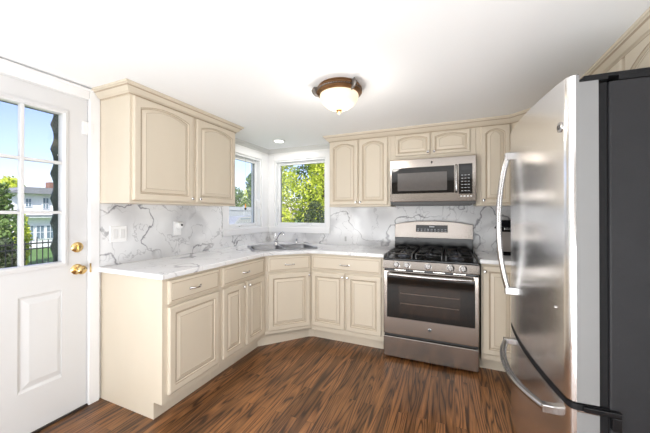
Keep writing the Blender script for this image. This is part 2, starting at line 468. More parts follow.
# ---------------------------------------------------------------- exterior door, its casing and threshold
mb = MB()
mb.box(0, .02, D1 + .002, D1 + .067, 0, DT + .07, None, .005).box(0, .02, D0 - .067, D0 - .002, 0, DT + .07, None, .005)
mb.box(0, .02, D0 - .002, D1 + .002, DT + .004, DT + .07, None, .005)
mb.box(.0, .028, D0 - .067, D1 + .067, DT + .062, DT + .078, None, .005)
mb.box(-.15, 0, D1 + .001, D1 + .012, 0, DT + .012).box(-.15, 0, D0 - .012, D0 - .001, 0, DT + .012).box(-.15, 0, D0 - .012, D1 + .012, DT + .001, DT + .012)
struct('trim_5', mb, TRIM)
struct('trim_6', MB().box(-.15, .012, D0, D1, 0, .012), mat('dark threshold', (.03, .022, .018), .5, vary=.1))
door = MB()
GX = [-2.795, -2.241]; GZ = [.975, 1.90]
dx0, dx1 = -.045, .0
e = .002
door.box(dx0, dx1, GX[1] + .0, D1 - e, .012, DT)             # lock stile
door.box(dx0, dx1, D0 + e, GX[0], .012, DT)
door.box(dx0, dx1, GX[0], GX[1], GZ[1], DT)
door.box(dx0, dx1 - .012, GX[0], GX[1], .012, GZ[0])
# lower part face with two raised panels
PY = [(-2.442, -2.211), (-2.815, -2.584)]; PZ = (.258, .803)
door.box(dx1 - .012, dx1, GX[0], GX[1], PZ[1], GZ[0])
door.box(dx1 - .012, dx1, GX[0], GX[1], .012, PZ[0])
door.box(dx1 - .012, dx1, PY[1][1], PY[0][0], PZ[0], PZ[1])
door = struct('door_1', door, DOORW)
for (y0, y1) in PY:
    p = MB(); rs = []
    for ins, dep in ((0, .0), (.012, -.008), (.018, -.009), (.05, -.001), (.052, -.001)):
        rs.append([(dx1 + dep, y, z) for y, z in ((y0 + ins, PZ[0] + ins), (y1 - ins, PZ[0] + ins), (y1 - ins, PZ[1] - ins), (y0 + ins, PZ[1] - ins))])
    p.rings([[(dx1 - .013, y, z) for _, y, z in rs[0]]] + rs, smooth=False)
    p.build('door_panel', DOORW, door)
# sticking around the glass and muntins
st_ = MB()
y0, y1 = GX; z0, z1 = GZ
rs = []
for ins, dep in ((-.03, .0), (-.028, .008), (-.012, .012), (0, .004), (.002, -.02)):
    rs.append([(dx1 + dep, y, z) for y, z in ((y0 + ins, z0 + ins), (y1 - ins, z0 + ins), (y1 - ins, z1 - ins), (y0 + ins, z1 - ins))])
st_.rings(rs, smooth=False, caps=False)
st_.build('glass_frame', DOORW, door)
mt = MB()
for k in (1, 2):
    y = y0 + (y1 - y0) * k / 3; mt.box(-.03, .004, y - .009, y + .009, z0, z1, None, .003)
    z = z0 + (z1 - z0) * k / 3; mt.box(-.031, .003, y0, y1, z - .009, z + .009, None, .003)
mt.build('muntin_grid', DOORW, door)
MB().box(-.024, -.020, y0, y1, z0, z1).build('door_glass', GLASS, door)
kn = MB(); kn.lathe([(.001, 0), (.034, 0), (.034, .004), (.028, .009), (.014, .012), (.012, .03), (.018, .036), (.027, .045), (.029, .056), (.024, .066), (.012, .071), (.001, .072)], (0, -2.162, .915), 28, 'x')
tag(kn.build('door_knob', BRASS, door), label='polished brass knob')
kn = MB(); kn.lathe([(.001, 0), (.033, 0), (.033, .006), (.026, .012), (.012, .014), (.001, .015)], (0, -2.162, 1.058), 28, 'x')
kn.box(.012, .028, -2.166, -2.158, 1.04, 1.076, None, .002)
tag(kn.build('deadbolt', BRASS, door), label='brass deadbolt thumb turn')
lk = MB(); lk.box(0, .012, -2.138, -2.106, 1.80, 1.885, None, .003).tube([(.012, -2.100, 1.80), (.012, -2.100, 1.885)], .006, 10).box(.02, .024, -2.10, -2.08, 1.81, 1.875, None, .002)
lk.build('door_guard', PLATE, door)
lk = MB(); lk.box(.0205, .0225, -2.1, -2.09, .885, .945); tag(lk.build('strike_plate', BRASS, door), label='small brass strike plate')

# storm door outside with a scalloped inner edge
sd = MB(); pts = [(-2.20, .10), (-2.235, .10)]
n = 120
for k in range(n + 1):
    z = .10 + 1.86 * k / n; f = abs(math.sin(PI * (z + .02) / .155))
    pts.append((-2.248 - .018 * (1 - f), z))
pts += [(-2.20, 1.96)]
sd.prism(pts, YZ, -.085, -.075)
sd.prism([(-2.86, 1.905), (-2.20, 1.905), (-2.20, 1.96), (-2.86, 1.96)], YZ, -.086, -.076)
sd.box(-.086, -.076, -2.86, -2.80, .02, 1.96).box(-.086, -.076, -2.86, -2.20, .02, .10)
tag(sd.build('storm_door', STORM), 'dark storm door frame with scalloped edge seen through the white door', 'storm door')

# ---------------------------------------------------------------- recessed light and the others like it
def can_light(x, y, label=None):
    t = thing('recessed_light', (x, y, H), 0, label, 'ceiling light')
    MB().lathe([(.050, -.001), (.075, -.001), (.075, -.004), (.068, -.008), (.052, -.006), (.050, -.001)], seg=32, caps=False).build('trim_ring', PLATE, t)
    MB().lathe([(.001, -.0045), (.052, -.0045), (.052, -.003), (.001, -.003)], seg=32).build('light_lens', CANL, t)
    d = lamp('can_light', 'AREA', (0, 0, -.012), (0, 0, 0), 2.6, (1, .97, .93), shape='DISK', size=.10)
    d.parent = t
    return t


can_light(.41, -.385, 'small round recessed light in the ceiling above the corner windows')

# ---------------------------------------------------------------- dome lamp
LX, LY = 1.558, -1.47
LS = 1.0
t = thing('ceiling_lamp', (LX, LY, H), 0, 'flush ceiling lamp with bronze rim and glowing glass bowl', 'ceiling lamp')
pan = MB(); pan.lathe([(.001, 0), (.128, 0), (.136, -.006), (.138, -.014), (.132, -.02), (.148, -.028), (.150, -.036), (.141, -.044), (.146, -.050), (.150, -.060), (.143, -.070), (.132, -.076), (.122, -.076), (.120, -.06), (.001, -.06)], seg=48)
pan.build('lamp_pan', BRONZE, t)
rope = MB()
for k in range(56):
    a = 2 * PI * k / 56
    c = Vector((.146 * math.cos(a), .146 * math.sin(a), -.045)); tdir = Vector((-math.sin(a), math.cos(a), .7)).normalized() * .008
    rope.tube([c - tdir, c, c + tdir], [.002, .0045, .002], 5)
rope.build('rope_band', PEWTER, t)
for a0 in (205, 325, 85):
    a = math.radians(a0); cl = MB()
    pth = [Vector((r * math.cos(a), r * math.sin(a), z)) for r, z in ((.140, -.018), (.158, -.022), (.164, -.040), (.158, -.06), (.148, -.078), (.134, -.09))]
    cl.tube(pth, [.006, .011, .013, .012, .009, .004], 8, sy=1.4)
    cl.build('clasp', PEWTER, t)
bw = MB(); bw.lathe([(.124, -.070), (.128, -.085), (.122, -.115), (.104, -.150), (.074, -.178), (.040, -.192), (.002, -.197)], seg=48)
bw.build('glass_bowl', BOWL, t)
fn = MB(); fn.lathe([(.001, -.190), (.022, -.192), (.024, -.198), (.014, -.204), (.018, -.212), (.013, -.222), (.005, -.230), (.001, -.232)], seg=20)
fn.build('finial', BRONZE, t)
t.scale = (LS, LS, .80)
l_ = lamp('lamp_bulb', 'POINT', (0, 0, -.27), (0, 0, 0), 3.4, (1, .95, .88), shadow_soft_size=.07); l_.parent = t


# ================================================================ cabinets
def panel_door(mb, x0, x1, z0, z1, y, arch=0, s=.052, th=.02):
    """raised panel door in the plane y (front faces -y); arch = rise of the eyebrow arch"""
    K = 14 if arch else 1

    def ring(ins, dep, arched, extra=0):
        a, b = x0 + ins, x1 - ins; c, d = z0 + ins, z1 - ins * (.72 if arch else 1)
        pts = [(a, c), (b, c)]
        for k in range(K + 1):
            u = 1 - 2 * k / K
            z = d - (arch * (u * u) if arched else 0) - (extra if arched else 0)
            pts.append(((a + b) / 2 + u * (b - a) / 2, z))
        return [(px, y - th - dep, pz) for px, pz in pts]
    rs = [ring(0, -th, 0), ring(0, -.004, 0), ring(.004, 0, 0), ring(.008, .002, 0), ring(s - .010, .002, bool(arch)), ring(s - .005, -.001, bool(arch)),
          ring(s, -.008, bool(arch)), ring(s + .005, -.008, bool(arch)), ring(s + .028, .0005, bool(arch)), ring(s + .031, .0005, bool(arch)), ring(s + .033, -.001, bool(arch))]
    mats = [CAB, CAB, CAB, CAB, GLAZE, CAB, GLAZE, CAB, GLAZE, CAB]
    mb.rings(rs, smooth=False, mats=mats)
    return mb


def drawer_front(mb, x0, x1, z0, z1, y, th=.02):
    rs = []
    for ins, dep in ((0, -th), (0, -.006), (.008, -.002), (.016, .0), (.018, -.0015), (.021, -.0015), (.023, .0)):
        rs.append([(px, y - th - dep, pz) for px, pz in ((x0 + ins, z0 + ins), (x1 - ins, z0 + ins), (x1 - ins, z1 - ins), (x0 + ins, z1 - ins))])
    mb.rings(rs, smooth=False, mats=[CAB, CAB, CAB, GLAZE, GLAZE, CAB])
    return mb


def pull(par, x, y, z, w=.085):
    m = MB(); p = []
    for k in range(13):
        u = k / 12 * 2 - 1; p.append((x + u * w / 2, y - .026 * (1 - abs(u) ** 3.2), z))
    m.tube(p, [.0045 + .002 * abs(k - 6) / 6 for k in range(13)], 8)
    for sgn in (-1, 1): m.lathe([(.001, 0), (.009, 0), (.009, -.003), (.001, -.004)], (x + sgn * w / 2, y, z), 12, 'y')
    return tag(m.build('drawer_pull', CHROME, par), label='chrome bow pull')


def knob(par, x, y, z):
    m = MB(); m.lathe([(.001, 0), (.006, 0), (.005, -.012), (.011, -.018), (.013, -.024), (.009, -.029), (.001, -.030)], (x, y, z), 16, 'y')
    return tag(m.build('door_knob', CHROME, par), label='small chrome knob')


FB = .105   # toe height
CT = .872   # cabinet top


def base_body(root, w, d=.61, open_side=None):
    mb = MB()
    prof = [(0, 0), (-(d - .075), 0), (-(d - .075), FB), (-d, FB), (-d, CT), (0, CT)]
    t_ = .016
    mb.prism(prof, YZ, 0, t_); mb.prism(prof, YZ, w - t_, w)
    mb.box(t_, w - t_, -.012, -.0, 0, CT)
    mb.box(t_, w - t_, -d, -.012, FB, FB + .016)
    mb.box(t_, w - t_, -d, -d + .018, FB + .016, CT)
    mb.box(t_, w - t_, -(d - .075), -(d - .09), 0, FB)
    return mb.build('body', CAB, root)


def base_cab(name, loc, rz, w, label, doors, drawers, knobs=(), pulls=(), body=True, d=.61, group='cream base cabinets'):
    root = thing(name, loc, rz, label, 'base cabinet', None)
    if body: base_body(root, w, d)
    for k, (x0, x1) in enumerate(doors):
        o = panel_door(MB(), x0, x1, .152, .693, -d).build('cabinet_door', CAB, root)
        if k < len(knobs) and knobs[k] is not None: knob(o, knobs[k], -d - .02, .662)
    for k, (x0, x1) in enumerate(drawers):
        o = drawer_front(MB(), x0, x1, .713, .857, -d).build('drawer', CAB, root)
        if k < len(pulls) and pulls[k] is not None: pull(o, pulls[k], -d - .02, .778)
    return root


YN = -2.022
base_cab('base_cabinet', (.002, YN, 0), PI / 2, .48, 'cream base cabinet nearest the white door, one drawer over one door',
         [(.035, .462)], [(.035, .462)], pulls=[.235])
base_cab('base_cabinet', (.002, YN + .481, 0), PI / 2, .58, 'cream base cabinet left of the sink, wide drawer over two narrow doors',
         [(.018, .262), (.302, .560)], [(.018, .560)], knobs=[.248, .318], pulls=[.29])
# diagonal sink cabinet
FA = .94
cx_, cy_ = (.61 + FA) / 2, -(.61 + FA) / 2
wdi = (FA - .61) * math.sqrt(2)
root = thing('sink_base_cabinet', (cx_, cy_, 0), PI / 4, 'cream angled corner base cabinet under the sink', 'base cabinet')


def toloc(p, r=root):
    dx, dy = p[0] - cx_, p[1] - cy_; c, s = math.cos(-PI / 4), math.sin(-PI / 4)
    return (dx * c - dy * s, dx * s + dy * c)


def wallpoly(mb, poly, z0, z1, th=.012, skip=()):
    """thin upright walls along a polygon, inside it"""
    n = len(poly); c = Vector((sum(p[0] for p in poly) / n, sum(p[1] for p in poly) / n))
    for i in range(n):
        if i in skip: continue
        a, b = Vector(poly[i]), Vector(poly[(i + 1) % n]); dr = (b - a).normalized(); nn = Vector((-dr.y, dr.x))
        if (c - a).dot(nn) < 0: nn = -nn
        q = [a, b, b + nn * th, a + nn * th]
        mb.prism([tuple(v) for v in q], XY, z0, z1)
    return mb


poly = [(.001, -.001), (.001, -.959), (.608, -.959), (.61, -FA), (FA, -.61), (.939, -.001)]
mb = MB(); wallpoly(mb, [toloc(p) for p in poly], FB, CT)
q = [toloc(p) for p in [(.61, -.959), (.61, -FA), (FA, -.61), (.939, -.55), (.89, -.55), (.58, -.905), (.54, -.93), (.54, -.959)]]
tk = [toloc(p) for p in [(.535, -.959), (.535, -.958), (.885, -.56), (.939, -.535), (.939, -.52), (.88, -.54), (.52, -.945)]]
mb.prism(tk, XY, 0, FB)
mb.prism([toloc(p) for p in [(.53, -.959), (.61, -.959), (.61, -FA), (FA, -.61), (.939, -.535), (.88, -.54)]], XY, FB, FB + .014)
mb.build('body', CAB, root)
o = panel_door(MB(), -wdi / 2 + .028, wdi / 2 - .022, .152, .693, 0).build('cabinet_door', CAB, root); knob(o, wdi / 2 - .038, -.02, .662)
o = drawer_front(MB(), -wdi / 2 + .022, wdi / 2 - .018, .713, .857, 0).build('drawer', CAB, root); pull(o, 0, -.02, .778)
base_cab('base_cabinet', (.941, -.001, 0), 0, .74, 'cream base cabinet left of the range, wide drawer over two doors',
         [(.008, .358), (.376, .712)], [(.008, .712)], knobs=[.343, .392], pulls=[.36], d=.609)
# right of the range, turning the corner behind the fridge
root = thing('corner_base_cabinet', (2.449, -.001, 0), 0, 'cream base cabinet in the corner right of the range, beside the fridge', 'base cabinet')
mb = MB(); wallpoly(mb, [(0, 0), (0, -.609), (.271, -.609), (.271, -1.105), (.878, -1.105), (.878, 0)], FB, CT)
mb.box(.346, .36, -1.105, -.535, 0, FB).box(0, .345, -.535, -.52, 0, FB).box(0, .012, -.519, -.0, 0, FB)
mb.build('body', CAB, root)
o = panel_door(MB(), .022, .262, .152, .857, -.609).build('cabinet_door', CAB, root); knob(o, .038, -.629, .815)

# ---------------------------------------------------------------- countertops
def arc_pts(p0, c, p1, n=6):
    p0, c, p1 = Vector(p0), Vector(c), Vector(p1)
    return [tuple((1 - t) ** 2 * p0 + 2 * t * (1 - t) * c + t * t * p1) for t in [k / n for k in range(n + 1)]]


U = Vector((1, 1)) / math.sqrt(2); V = Vector((1, -1)) / math.sqrt(2)
def uv(u, v): p = U * u + V * v; return (p.x, p.y)


outer = [(.014, -2.045), (.640, -2.045)] + arc_pts((.640, -1.06), (.640, -.955), (.70, -.895)) + arc_pts((.895, -.70), (.955, -.640), (1.06, -.640)) + [(1.679, -.640), (1.679, -.014), (.014, -.014)]
hole = [uv(a, b) for a, b in rbox(-.315, .315, .545, .995, .04)]
mb = MB().fill([outer, hole], .875, .908)
tag(mb.build('countertop', CTOP, bevel=.006), 'white veined marble worktop running around the corner sink', 'countertop')
mb = MB().fill([[(2.450, -.640), (2.690, -.640), (2.690, -1.105), (3.316, -1.105), (3.316, -.014), (2.450, -.014)]], .875, .908)
tag(mb.build('countertop', CTOP, bevel=.006), 'short marble worktop between the range and the fridge', 'countertop')
# backsplash slabs
mb = MB(); mb.box(.0005, .0135, -2.036, -.863, .875, 1.3465).box(.0005, .0135, -.863, -.0135, .875, 1.029)
tag(mb.build('marble_backsplash', MARB), 'grey veined marble slab on the left wall behind the worktop', 'backsplash')
mb = MB(); mb.box(.0005, .902, -.0135, -.0005, .875, 1.029).box(.902, 3.329, -.0135, -.0005, .875, 1.3465).box(1.684, 2.448, -.0135, -.0005, 1.3465, 1.40)
tag(mb.build('marble_backsplash', MARB), 'grey veined marble slab on the wall behind the range', 'backsplash')

# ---------------------------------------------------------------- sink, faucet, soap pump
sc = uv(0, .77)
sink = thing('kitchen_sink', (sc[0], sc[1], .908), PI / 4, 'stainless double bowl sink set into the corner worktop', 'sink')
rim = rbox(-.345, .345, -.245, .245, .045)
b1_ = rbox(-.315, -.012, -.205, .160, .05); b2_ = rbox(.012, .315, -.205, .160, .05)
MB().fill([rim, b1_, b2_], .0005, .006).build('rim', SINKM, sink, bevel=.002)
for (xa, xb) in ((-.315, -.012), (.012, .315)):
    mb = MB(); rs = []
    for ins, z in ((0, .004), (.004, -.01), (.012, -.14), (.03, -.158), (.09, -.162)):
        rs.append([(x, y, z) for x, y in rbox(xa + ins, xb - ins, -.205 + ins, .160 - ins, max(.05 - ins * .3, .02))])
    mb.rings(rs, caps=False)
    mb.bm.faces.new([mb.bm.verts.new(p) for p in rs[-1]])
    mb.build('basin', SINKM, sink, recalc=False)
fp = uv(-.018, .572)
fc = thing('faucet', (fp[0], fp[1], .9145), PI / 4, 'chrome faucet with angled spout behind the corner sink', 'faucet'); fc.scale = (.92, .92, .88)
mb = MB(); mb.lathe([(.001, 0), (.028, 0), (.028, .006), (.021, .014), (.019, .045), (.021, .05), (.016, .06), (.001, .062)], seg=20)
mb.build('faucet_base', CHROME, fc)
mb = MB(); mb.tube([(0, 0, .045), (.01, -.008, .08), (.025, -.018, .115), (.040, -.028, .146), (.052, -.040, .160), (.068, -.056, .160), (.078, -.066, .146), (.080, -.068, .135)], [.010, .0095, .009, .010, .013, .015, .014, .012], 12)
mb.build('spout', CHROME, fc)
mb = MB(); mb.tube([(-.006, .004, .050), (-.010, .010, .085), (-.008, .012, .115), (-.004, .012, .150)], [.006, .005, .007, .010], 10)
mb.build('handle', CHROME, fc)
sp = uv(.226, .572)
so = thing('soap_pump', (sp[0], sp[1], .9145), PI / 4, 'small chrome soap pump right of the faucet', 'soap pump')
MB().lathe([(.001, 0), (.014, 0), (.014, .004), (.008, .010), (.007, .045), (.010, .05), (.010, .062), (.001, .064)], seg=16).build('pump_body', CHROME, so)
MB().tube([(0, 0, .058), (0, -.02, .060), (0, -.045, .052)], .004, 8).build('nozzle', CHROME, so)

# ---------------------------------------------------------------- wall switches and outlets
sw = thing('light_switch', (.0137, -1.915, 1.128), 0, 'white double switch plate on the marble near the door', 'light switch')
MB().box(0, .006, -.058, .058, -.057, .057, None, .003).build('plate', PLATE, sw)
for y in (-.024, .024):
    tg = MB().box(.006, .010, y - .016, y + .016, -.034, .034, None, .002).build('rocker', mat('rocker plastic', (.70, .70, .70), .4, vary=.01) if y < 0 else bpy.data.materials['rocker plastic'], sw)
ou = thing('power_outlet', (.0137, -1.42, 1.145), 0, 'white outlet plate with a white plug, under the upper cabinet', 'outlet')
MB().box(0, .006, -.038, .038, -.060, .060, None, .003).build('plate', PLATE, ou)
MB().box(.006, .009, -.017, .017, -.045, -.005, None, .003).build('receptacle', PLATE, ou)
pg = MB(); pg.box(.006, .045, -.024, .030, .000, .052, None, .008); pg.build('plug', PLATE, ou)
pg = MB(); pg.lathe([(.001, .0), (.010, 0), (.010, .004), (.001, .005)], (.045, .010, .030), 14, 'x'); pg.build('plug_sensor', SLOT, ou)
o2 = thing('power_outlet', (1.10, -.0137, .975), 0, 'small outlet low on the marble left of the range', 'outlet')
MB().box(-.012, .012, -.006, 0, -.028, .028, None, .002).build('plate', mat('grey outlet', (.5, .5, .5), .4, vary=.02), o2)

# ---------------------------------------------------------------- upper cabinets
UB, UT = 1.347, 2.062


def crown(name, path, parent=None, z=H - .001, closed=False, label=None, cat=None):
    """sweep the crown profile along a 2D path; outwards is on the right hand side of the direction of travel"""
    prof = [(0, -.066), (.006, -.066), (.010, -.058), (.014, -.054), (.022, -.050), (.040, -.026), (.048, -.020), (.050, -.014), (.058, -.012), (.060, 0), (0, 0)]
    P = [Vector(p) for p in path]; rs = []
    for i, p in enumerate(P):
        d0 = (P[i] - P[i - 1]).normalized() if i else None
        d1 = (P[i + 1] - P[i]).normalized() if i < len(P) - 1 else None
        n0 = Vector((d0.y, -d0.x)) if d0 else None; n1 = Vector((d1.y, -d1.x)) if d1 else None
        if n0 is None: nn = n1
        elif n1 is None: nn = n0
        else:
            nn = (n0 + n1); nn = nn / nn.length_squared * 2
        rs.append([(p.x + nn.x * a, p.y + nn.y * a, z + b) for a, b in prof])
    q = MB(); q.rings(rs, smooth=False, m=CAB); gi = q.mi(GLAZE); q.bm.faces.ensure_lookup_table()
    for k in range(len(rs) - 1):
        for i in (1, 5): q.bm.faces[k * len(prof) + i].material_index = gi
    o = q.build(name, CAB, parent)
    if label: tag(o, label, cat)
    return o


def upper_cab(loc, rz, w, label, doors, arch=.045, z0=UB, z1=UT, knobs=(), d=.325, s=.052, kz=.028):
    root = thing('wall_cabinet', loc, rz, label, 'wall cabinet')
    mb = MB(); mb.box(0, w, -d, 0, z0, z1)
    mb.box(0, w, -d - .004, -d, z0 + .0, z0 + .012)
    mb.build('body', CAB, root)
    for k, (x0, x1, a, b) in enumerate(doors):
        o = panel_door(MB(), x0, x1, a, b, -d, arch, s).build('cabinet_door', CAB, root)
        if k < len(knobs) and knobs[k] is not None: knob(o, knobs[k], -d - .02, a + kz)
    return root


DB, DTp = 1.366, 2.046
r = upper_cab((0, -2.036, 0), PI / 2, 1.003, 'cream wall cabinet with two arched doors on the left wall', [(.016, .492, DB, DTp), (.524, .985, DB, DTp)], .036, knobs=[.468, .548])
# its crown, in the cabinet's own frame (front is -y)
crown('crown_molding', [(1.003, -.026), (1.003, -.325), (0, -.325), (0, -.026)][::-1], r)
upper_cab((1.022, -.0005, 0), 0, .664, 'cream wall cabinet with two tall arched doors right of the window', [(.010, .325, DB, DTp), (.336, .636, DB, DTp)], .036, knobs=[.306, .355], s=.048)
upper_cab((1.688, -.0005, 0), 0, .757, 'short cream wall cabinet with two arched doors above the microwave', [(.045, .372, 1.838, DTp - .002), (.388, .712, 1.838, DTp - .002)], .024, z0=1.795, knobs=[.352, .408], s=.036, kz=.022)
upper_cab((2.447, -.0005, 0), 0, .273, 'narrow cream wall cabinet with one arched door right of the microwave', [(.038, .262, DB, DTp)], .034, knobs=[.058], s=.046)
# diagonal corner wall cabinet and the ones over the fridge
root = thing('corner_wall_cabinet', ((2.722 + 3.03) / 2, -(.326 + .634) / 2, 0), -PI / 4, 'cream angled corner wall cabinet behind the fridge handle', 'wall cabinet')
lx, ly = (2.722 + 3.03) / 2, -(.326 + .634) / 2


def tl2(p):
    dx, dy = p[0] - lx, p[1] - ly; c, s = math.cos(PI / 4), math.sin(PI / 4)
    return (dx * c - dy * s, dx * s + dy * c)


MB().prism([tl2(p) for p in [(2.722, -.001), (2.722, -.326), (3.03, -.634), (3.329, -.634), (3.329, -.001)]], XY, UB, UT).build('body', CAB, root)
panel_door(MB(), -.195, .195, DB, DTp, 0, .045).build('cabinet_door', CAB, root)
upper_cab((3.3295, -.636, 0), -PI / 2, .475, 'cream wall cabinet on the right wall between corner cabinet and fridge cabinet', [(.02, .455, DB, DTp)], .045, d=.2995)
upper_cab((3.3295, -1.113, 0), -PI / 2, .86, 'short cream wall cabinet over the fridge', [(.02, .245, 1.80, DTp), (.275, .82, 1.80, DTp)], .06, z0=1.775, d=.2995)
crown('crown_molding', [(1.022, -.015), (1.022, -.3255), (2.7225, -.3255), (3.030, -.633), (3.030, -2.05)], None, label='long cream crown molding along the ceiling above the range wall cabinets', cat='molding')

# ================================================================ microwave
mw = thing('microwave', (1.692, 0, 0), 0, 'stainless over-range microwave with black window', 'microwave')
MW = .752; y0 = -.375; yf = -.405
MB().box(0, MW, y0, -.015, 1.365, 1.793).build('body', mat('dark microwave case', (.09, .09, .09), .5, metal=.4, vary=.05), mw)
z0, z1 = 1.388, 1.790
mb = MB().box(.0, MW, yf, y0, z0, z1, None, .004)
mb.build('front_panel', STEEL, mw)
mb = MB().box(.018, .575, yf - .004, yf, 1.465, 1.712, None, .002); dw = mb.build('door_window', BGLASS, mw)
MB().box(.075, .515, yf - .0055, yf - .004, 1.49, 1.66).build('mesh_screen', mat('grey window mesh', (.11, .10, .095), .12, vary=.1, vscale=40), dw)
bt = MB().box(.612, .722, yf - .004, yf, 1.452, 1.720, BGLASS, .002)
for r_ in range(6):
    for c_ in range(3): bt.box(.632 + c_ * .026, .648 + c_ * .026, yf - .0048, yf - .0038, 1.475 + r_ * .028, 1.481 + r_ * .028, LED)
kp = bt.build('keypad', BGLASS, mw)
MB().box(.628, .706, yf - .0055, yf - .004, 1.665, 1.700).build('display', DISP, kp)
for k in range(4):
    MB().box(.625 + k * .026, .640 + k * .026, yf - .004, yf, 1.425, 1.437, None, .001).build('button', PLATE, mw)
hp = [(.592, yf - .004, 1.470), (.592, yf - .030, 1.485), (.592, yf - .038, 1.52), (.592, yf - .040, 1.59), (.592, yf - .038, 1.66), (.592, yf - .030, 1.695), (.592, yf - .004, 1.710)]
MB().tube(hp, .011, 12).build('handle', HSTEEL, mw)


def badge(par, x, y, z, r=.012):
    """round maker's badge with a script monogram"""
    m = MB(); m.lathe([(.001, 0), (r, 0), (r, -.002), (r * .9, -.003), (.001, -.003)], (x, y, z), 24, 'y'); o = m.build('badge', CHROME, par)
    m = MB(); k = r
    g = [(-.15, .35), (-.45, .42), (-.6, .05), (-.5, -.38), (-.2, -.42), (-.05, -.1), (-.3, -.05)]
    e_ = [(.5, .38), (.2, .42), (.12, .15), (.35, .02), (.12, -.12), (.15, -.40), (.55, -.36)]
    for gl in (g, e_):
        m.tube([(x + a * k, y - .0033, z + b * k) for a, b in gl], r * .07, 6)
    m.lathe([(r * .80, -.0031), (r * .86, -.0031), (r * .86, -.0036), (r * .80, -.0036)], (x, y, z), 24, 'y')
    m.build('monogram', SLOT, o)
    return o


badge(mw, .385, yf - .0005, 1.752)
mb = MB().box(.03, MW - .03, y0 + .005, -.06, 1.352, 1.365); mb.build('grease_filter', SLOT, mw)

# ================================================================ range
rg = thing('gas_range', (1.6855, 0, 0), 0, 'stainless gas range with five knobs between the base cabinets', 'range')
RW = .757
MB().box(.004, RW - .004, -.655, -.03, .03, .865).build('body', mat('dark range side', (.05, .05, .05), .4, vary=.05), rg)
for x in (.04, RW - .04):
    for y in (-.60, -.08): MB().lathe([(.015, 0), (.018, .004), (.012, .03), (.001, .031)], (x, y, 0), 12).build('foot', BLACK, rg)
MB().box(.002, RW - .002, -.690, -.655, .025, .200, None, .006).build('storage_drawer', STEEL, rg)
# oven door: steel frame around black glass
mb = MB(); YD = -.692
mb.box(.002, RW - .002, -.690, -.657, .222, .775, None, .006)
od = mb.build('oven_door', STEEL, rg)
MB().box(.034, .726, YD - .004, -.689, .368, .742, None, .003).build('oven_glass', BGLASS, od)
MB().box(.140, .620, YD - .0055, YD - .004, .415, .655).build('oven_window', OVENIN, od)
rk = MB()
for z in (.50, .585): rk.box(.15, .61, YD - .006, YD - .0055, z, z + .003)
rk.build('oven_rack', mat('dim rack wire', (.16, .11, .08), .4, vary=.05), od)
hp = [(.045, YD, .755), (.047, YD - .035, .755), (.060, YD - .050, .755), (.20, YD - .058, .752), (.38, YD - .060, .751), (.557, YD - .058, .752), (.697, YD - .050, .755), (.710, YD - .035, .755), (.712, YD, .755)]
MB().tube(hp, [.010, .011] + [.0135] * 5 + [.011, .010], 12).build('handle', HSTEEL, od)
badge(od, .388, YD + .001, .300, .014)
vt = MB().box(.03, RW - .03, -.680, -.655, .776, .793); vt.build('vent_gap', BLACK, rg)
for x in (.10, .255, .415, .57): MB().box(x, x + .09, -.682, -.680, .781, .787).build('vent_slot', NICKEL, rg)
# slanted control panel
mb = MB(); mb.prism([(-.655, .795), (-.700, .795), (-.704, .80), (-.690, .864), (-.684, .868), (-.655, .868)], YZ, .0, RW)
cp = mb.build('control_panel', STEEL, rg)
for x in (.118, .205, .376, .548, .640):
    m = MB(); q = MB()
    m.lathe([(.001, 0), (.030, 0), (.030, -.003), (.023, -.006), (.021, -.026), (.018, -.030), (.001, -.031)], (0, 0, 0), 24, 'y')
    m.box(-.005, .005, -.036, -.028, -.021, .021, None, .002)
    m.build('knob', HSTEEL, cp, loc=(x, -.697, .831), rot=(math.radians(-12), 0, 0))
# cooktop
mb = MB().box(.0, RW, -.692, -.03, .866, .884, None, .006); ck = mb.build('cooktop', BLACK, rg)
burn = [(.16, -.52), (.16, -.22), (.378, -.37), (.597, -.52), (.597, -.22)]
for x, y in burn:
    b = MB().lathe([(.001, .884), (.060, .884), (.055, .890), (.040, .893), (.038, .902), (.001, .903)], (x, y, 0), 24).build('burner', BURN, ck)
    MB().lathe([(.001, .903), (.032, .903), (.034, .907), (.030, .912), (.001, .913)], (x, y, 0), 24).build('burner_cap', IRON, b)
for gx in (.14 + .0, .378, .617):
    m = MB(); w2 = .115; x0, x1 = gx - w2, gx + w2; ya, yb = -.665, -.10; zz = .922
    r_ = .0065
    def bar(p, q): m.tube([p, tuple((Vector(p) + Vector(q)) / 2), q], r_, 6)
    for x in (x0 + .012, x1 - .012): bar((x, ya, zz), (x, yb, zz))
    for y in (ya, yb, (ya + yb) / 2): bar((x0 + .012, y, zz), (x1 - .012, y, zz))
    for y in ((-.52, -.22) if gx != .378 else (-.37, -.5, -.24)):
        for a in (0, 90, 180, 270):
            c, s_ = math.cos(math.radians(a)), math.sin(math.radians(a))
            L = w2 - .012 if s_ == 0 or abs(c) > .5 else .135
            m.tube([(gx + c * .03, y + s_ * .03, zz + .006), (gx + c * (L * .6), y + s_ * (L * .6), zz + .004), (gx + c * L, y + s_ * L, zz)], r_, 6)
    for x in (x0 + .012, x1 - .012):
        for y in (ya, yb): m.tube([(x, y, .884), (x, y, zz)], .007, 6)
    m.build('grate', IRON, ck)
